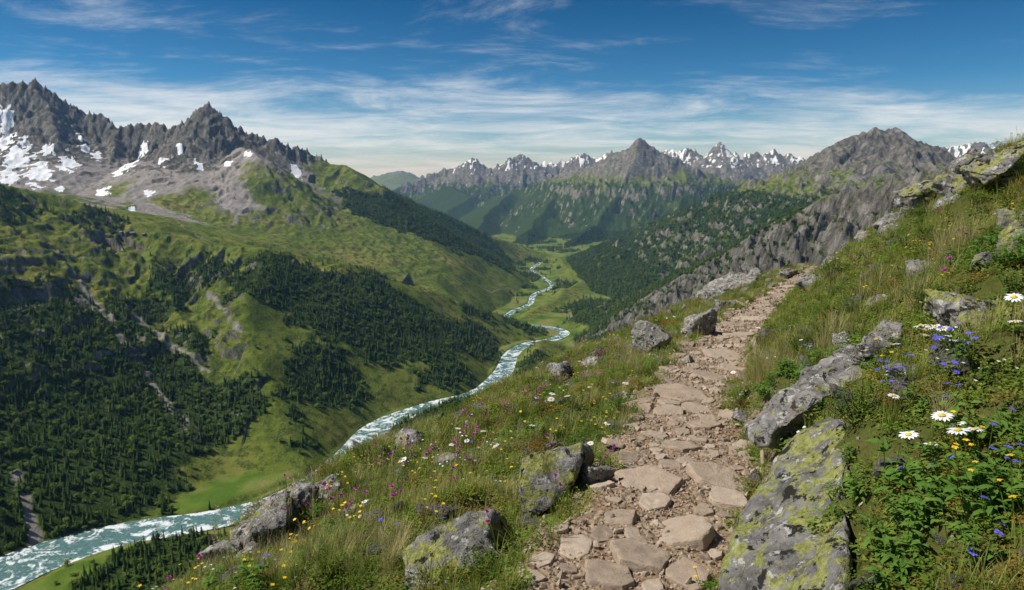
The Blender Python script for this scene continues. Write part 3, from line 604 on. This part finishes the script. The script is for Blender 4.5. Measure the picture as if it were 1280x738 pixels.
def leafy(k):
    mb=MB()
    for _ in range(7):
        a=U(0,6.28); r=U(0,.05); bx,by=r*math.cos(a),r*math.sin(a); hgt_=U(.06,.16); tx_,ty_=bx*2.2,by*2.2; stem(mb,(bx,by,0),(tx_,ty_,hgt_),.002)
        for j in range(8):
            s=U(.25,1); leaf(mb,(bx+(tx_-bx)*s,by+(ty_-by)*s,hgt_*s),U(0,6.28),U(-.1,.6),U(.03,.065),U(.014,.026),0,U(-.3,.3),.3)
    return mb.obj('leafy_kind%d'%k,[mL])
x,y,z=spread(1300,.6,2.4,5,1.4,clump=.9,thr=.10); x2,y2,z2=spread(800,-3.2,-.5,9,1.3,clump=.8,thr=.16)
x=np.r_[x,x2];y=np.r_[y,y2];z=np.r_[z,z2]
lx=[]
for px,py,nn in [(1180,600,8),(1230,640,9),(1200,690,8),(1130,520,6),(1260,570,7),(1150,650,6),(1100,700,5)]:
    h=nhit(px,py)
    if h:
        for _ in range(nn):
            xx,yy=h[0]+random.gauss(0,.12),h[1]+random.gauss(0,.12)
            if math.hypot(xx,yy)>1.2: lx.append((xx,yy,gz(xx,yy)))
lx=np.array(lx); x=np.r_[x,lx[:,0]];y=np.r_[y,lx[:,1]];z=np.r_[z,lx[:,2]]
scatter('broad_leaf_plants',[leafy(k) for k in range(4)],np.stack([x,y,z],-1),R3(len(x)),rng.uniform(.45,.9,len(x)))
def daisy(k):
    mb=MB(); h=U(.09,.14); lx,ly=U(-.02,.02),U(-.02,.02); stem(mb,(0,0,0),(lx,ly,h),.0015,0); n=15
    for i in range(n):
        a=i*2*math.pi/n; leaf(mb,(lx+.006*math.cos(a),ly+.006*math.sin(a),h),a,U(-.05,.25),.017,.007,1,0,.15)
    vs=[(lx,ly,h+.006)]+[(lx+.0075*math.cos(i*1.05),ly+.0075*math.sin(i*1.05),h+.002) for i in range(6)]; mb.add(vs,[(0,i+1,(i+1)%6+1) for i in range(6)],2)
    for i in range(4): leaf(mb,(0,0,.01),U(0,6.28),.5,.03,.01,0)
    return mb.obj('daisy_kind%d'%k,[mh,mw,my])
def smallfl(k,pm,hmin,hmax,pr,n=5,heads=3):
    mb=MB()
    for _ in range(heads):
        h=U(hmin,hmax); bx,by=U(-.04,.04),U(-.04,.04); stem(mb,(bx*.3,by*.3,0),(bx,by,h),.0012,0)
        for i in range(n): leaf(mb,(bx,by,h),i*6.283/n+U(-.1,.1),U(-.05,.3),pr,pr*.8,1,0,.1)
    return mb.obj('fl_kind%d'%k,[mh,pm])
def clover(k):
    mb=MB()
    for _ in range(2):
        h=U(.08,.17); bx,by=U(-.04,.04),U(-.04,.04); stem(mb,(bx*.3,by*.3,0),(bx,by,h),.0014,0)
        for i in range(26):
            a=U(0,6.28); t=U(-.3,1.4); leaf(mb,(bx,by,h),a,t,.013,.005,1,0,-.1)
    return mb.obj('pink_kind%d'%k,[mh,mp_])
def near(name,protos,lst,amt,sprd,sc0=1.):
    P_=[]
    for px,py,nn in lst:
        h=nhit(px,py)
        if not h: continue
        for _ in range(nn):
            k=sprd*(.3+h[1]*.12); xx,yy=h[0]+random.gauss(0,k),h[1]+random.gauss(0,k)
            if clear(np.array([xx]),np.array([yy]))[0]: P_.append((xx,yy,gz(xx,yy)+.01))
    x,y,z=spread(amt,-4.2,3.5,16,1.3,clump=.8,thr=.12)
    P_+=list(zip(x,y,z)); n=len(P_); P_=np.array(P_)
    scatter(name,protos,P_,R3(n,.2),rng.uniform(.8,1.2,n)*(1+.03*P_[:,1])*sc0)
near('daisy_flowers',[daisy(k) for k in range(3)],[(1215,590,3),(1178,602,2),(1155,585,2),(1110,545,2),(1195,440,4),(1170,430,3),(590,565,3),(625,575,3),(1140,460,3),(1240,470,2),(700,520,3)],160,.1,1.1)
near('pink_flowers',[clover(k) for k in range(3)],[(620,540,6),(600,560,5),(490,600,6),(735,465,5),(760,450,3),(400,670,5),(560,590,5),(660,520,5),(470,660,4),(700,500,3)],300,.14,1.2)
near('yellow_flowers',[smallfl(k,my,.05,.13,.008) for k in range(3)],[(430,625,6),(520,600,5),(450,660,4),(1150,330,6),(1130,340,5),(600,600,5),(1150,610,3),(560,640,4),(380,700,4),(1260,640,3),(650,550,5)],900,.14,1.2)
near('blue_flowers',[smallfl(k+5,mb_,.05,.1,.009) for k in range(3)],[(1150,480,5),(1190,470,3),(1215,625,4),(1120,490,4),(1250,520,4),(1060,355,4),(1250,650,3)],220,.14,1.2)
near('white_flowers',[smallfl(k+8,mw,.04,.1,.007) for k in range(2)],[(580,590,5),(1200,450,5),(550,560,4)],500,.14,1.1)
def seedgrass(k):
    mb=MB()
    for _ in range(5):
        a=U(0,6.28); L=U(.28,.45); ln=U(.1,.35); blade(mb,U(-.02,.02),U(-.02,.02),a,L,.0022,ln,0,1.,4)
        ex=math.sin(ln*.7)*L; ez=math.cos(ln*.7)*L*.97
        for j in range(14):
            q=1-j*.018; leaf(mb,(math.cos(a)*ex*q,math.sin(a)*ex*q,ez*q),U(0,6.28),U(.6,1.3),.014,.004,0)
    return mb.obj('seed_kind%d'%k,[md])
P_=[]
for px,py,nn in [(330,690,5),(380,660,3),(500,600,4),(640,545,3),(300,720,4),(1235,215,2),(1262,205,2),(560,600,2),(440,640,3),(1180,330,3),(860,430,3)]:
    h=nhit(px,py)
    if h:
        for _ in range(nn): xx,yy=h[0]+U(-.2,.2),h[1]+U(-.2,.2); P_.append((xx,yy,gz(xx,yy)))
scatter('seed_head_grass',[seedgrass(k) for k in range(3)],P_,R3(len(P_),.1),rng.uniform(.7,1.1,len(P_)))
x,y,z=spread(1100,-5,4.5,30,1.5); s=rng.uniform(.02,.09,len(x))*(1+.08*y)
pm_=[build_rock('stone_kind%d'%k,hullpts(1,.8,.6,11,k+190,.5),m_grey,.05,target=.25,seed=k,linked=False) for k in range(4)]
scatter('loose_stones',pm_,np.stack([x,y,z+s*.15],-1),R3(len(x),.4),s)
# ---------- huts on the plateau
mwall=flat('timber_wall',(.16,.10,.06),.9); mroof=flat('slate_roof',(.2,.19,.18),.8); mdoor=flat('door_wood',(.06,.04,.03)); mglass=flat('window_glass',(.03,.04,.05),.2)
def boxm(name,sx,sy,sz,loc,mat,par):
    me=bpy.data.meshes.new(name); bm=bmesh.new(); bmesh.ops.create_cube(bm,size=1); bmesh.ops.scale(bm,vec=(sx,sy,sz),verts=bm.verts); bm.to_mesh(me); bm.free(); me.materials.append(mat)
    o=link(bpy.data.objects.new(name,me)); o.location=loc; o.parent=par
for px,py,s in [(152,293,.8),(166,294,1.),(180,295,.8)]:
    h=hit(px,py)
    if not h: continue
    e=link(bpy.data.objects.new('mountain_hut',None)); e.location=h; e.rotation_euler[2]=U(-.5,.5); e.scale=(s,s,s)
    boxm('walls',11,8,7,(0,0,1.5),mwall,e); boxm('door',1.2,.1,2.1,(-2,-4.05,2),mdoor,e); boxm('window_1',1.4,.1,1.2,(1.5,-4.05,3),mglass,e); boxm('window_2',1.4,.1,1.2,(4,-4.05,3),mglass,e); boxm('chimney',.8,.8,2,(2,1,8),mroof,e)
    me=bpy.data.meshes.new('roof'); me.from_pydata([(-6.3,-5,4.6),(6.3,-5,4.6),(6.3,0,8),(-6.3,0,8),(-6.3,5,4.6),(6.3,5,4.6)],[],[(0,1,2,3),(3,2,5,4),(0,3,4),(1,5,2)]); me.materials.append(mroof); o=link(bpy.data.objects.new('roof',me)); o.parent=e
# ---------- haze volume: valley air, beginning beyond the near hill
me=bpy.data.meshes.new('atmosphere_haze'); bm=bmesh.new(); bmesh.ops.create_cube(bm,size=1); bmesh.ops.scale(bm,vec=(40000,20600,1150),verts=bm.verts); bmesh.ops.translate(bm,vec=(0,10800,-225),verts=bm.verts); bm.to_mesh(me); bm.free()
M=bpy.data.materials.new('haze'); M.use_nodes=True
try: M.cycles.homogeneous_volume=True
except Exception as ex: print(ex)
nt=M.node_tree; nt.nodes.clear(); vs_=nt.nodes.new('ShaderNodeVolumeScatter'); vs_.inputs['Color'].default_value=(.30,.58,1,1); vs_.inputs['Density'].default_value=4.0e-5; vs_.inputs['Anisotropy'].default_value=.1; o=nt.nodes.new('ShaderNodeOutputMaterial'); nt.links.new(vs_.outputs[0],o.inputs['Volume']); me.materials.append(M); link(bpy.data.objects.new('atmosphere_haze',me))
# ---------- world and sun
SUNEL=math.radians(49); SAZ=math.radians(-90)
W=bpy.data.worlds.new('World'); bpy.context.scene.world=W; W.use_nodes=True; b=NB(W.node_tree)
sky=b.n('ShaderNodeTexSky',sky_type='NISHITA'); sky.sun_disc=False; sky.sun_elevation=SUNEL; sky.sun_rotation=SAZ; sky.altitude=2300; sky.air_density=1.0; sky.dust_density=.2; sky.ozone_density=2.5
tc=b.n('ShaderNodeTexCoord').outputs['Generated']; sx=b.n('ShaderNodeSeparateXYZ'); b.l(tc,sx.inputs[0]); zz_=sx.outputs[2]
tint=b.ramp(zz_,[(0,(1,1,1)),(.05,(.70,.93,1)),(.12,(.26,.68,.92)),(.24,(.07,.44,.68)),(1,(.38,.66,.95))])
skc=b.mix(1.,sky.outputs[0],tint,'MULTIPLY')
den=b.math('ADD',b.math('MAXIMUM',zz_,0.),.1)
cx=b.n('ShaderNodeCombineXYZ'); b.l(b.math('DIVIDE',sx.outputs[0],den),cx.inputs[0]); b.l(b.math('DIVIDE',sx.outputs[1],den),cx.inputs[1])
mpn=b.n('ShaderNodeMapping'); b.l(cx.outputs[0],mpn.inputs[0]); mpn.inputs['Rotation'].default_value=(0,0,math.radians(24)); mpn.inputs['Scale'].default_value=(.65,1.0,1)
ca=b.noise(mpn.outputs[0],1.3,10,.70,.4); cb=b.noise(cx.outputs[0],.4,3,.5)
cl=b.math('ADD',b.math('MULTIPLY',ca,.65),b.math('MULTIPLY',cb,.45))
band=b.ramp(zz_,[(0,(.6,)*3),(.03,(.9,)*3),(.065,(1,)*3),(.10,(.8,)*3),(.135,(.25,)*3),(.25,(.0,)*3)])
left=b.step(sx.outputs[0],.15,-.5)
th=b.math('ADD',b.math('ADD',cl,b.math('MULTIPLY',band,.18)),b.math('MULTIPLY',left,.06))
cm_=b.math('MULTIPLY',b.step(th,.59,.88),.86)
fin=b.mix(cm_,skc,(9.8,10.2,10.6))
bg=b.n('ShaderNodeBackground'); b.l(fin,bg.inputs[0]); bg.inputs[1].default_value=.085; wo=b.n('ShaderNodeOutputWorld'); b.l(bg.outputs[0],wo.inputs[0])
sd=Vector((math.sin(SAZ)*math.cos(SUNEL),math.cos(SAZ)*math.cos(SUNEL),math.sin(SUNEL)))
L=bpy.data.lights.new('sun','SUN'); L.energy=5.0; L.angle=math.radians(.5); L.color=(1,.95,.87); lo=link(bpy.data.objects.new('sun',L)); lo.rotation_euler=sd.to_track_quat('Z','Y').to_euler(); lo.location=sd*200
# ---------- camera
cam=bpy.data.cameras.new('camera'); cam.lens=24; cam.sensor_width=36; cam.clip_start=.05; cam.clip_end=60000; co=link(bpy.data.objects.new('camera',cam)); co.location=(0,0,0); co.rotation_euler=(math.pi/2-TH,0,0); bpy.context.scene.camera=co
vs=bpy.context.scene.view_settings; vs.view_transform='Standard'; vs.look='None'; vs.exposure=0
print('done',time.time()-T0)
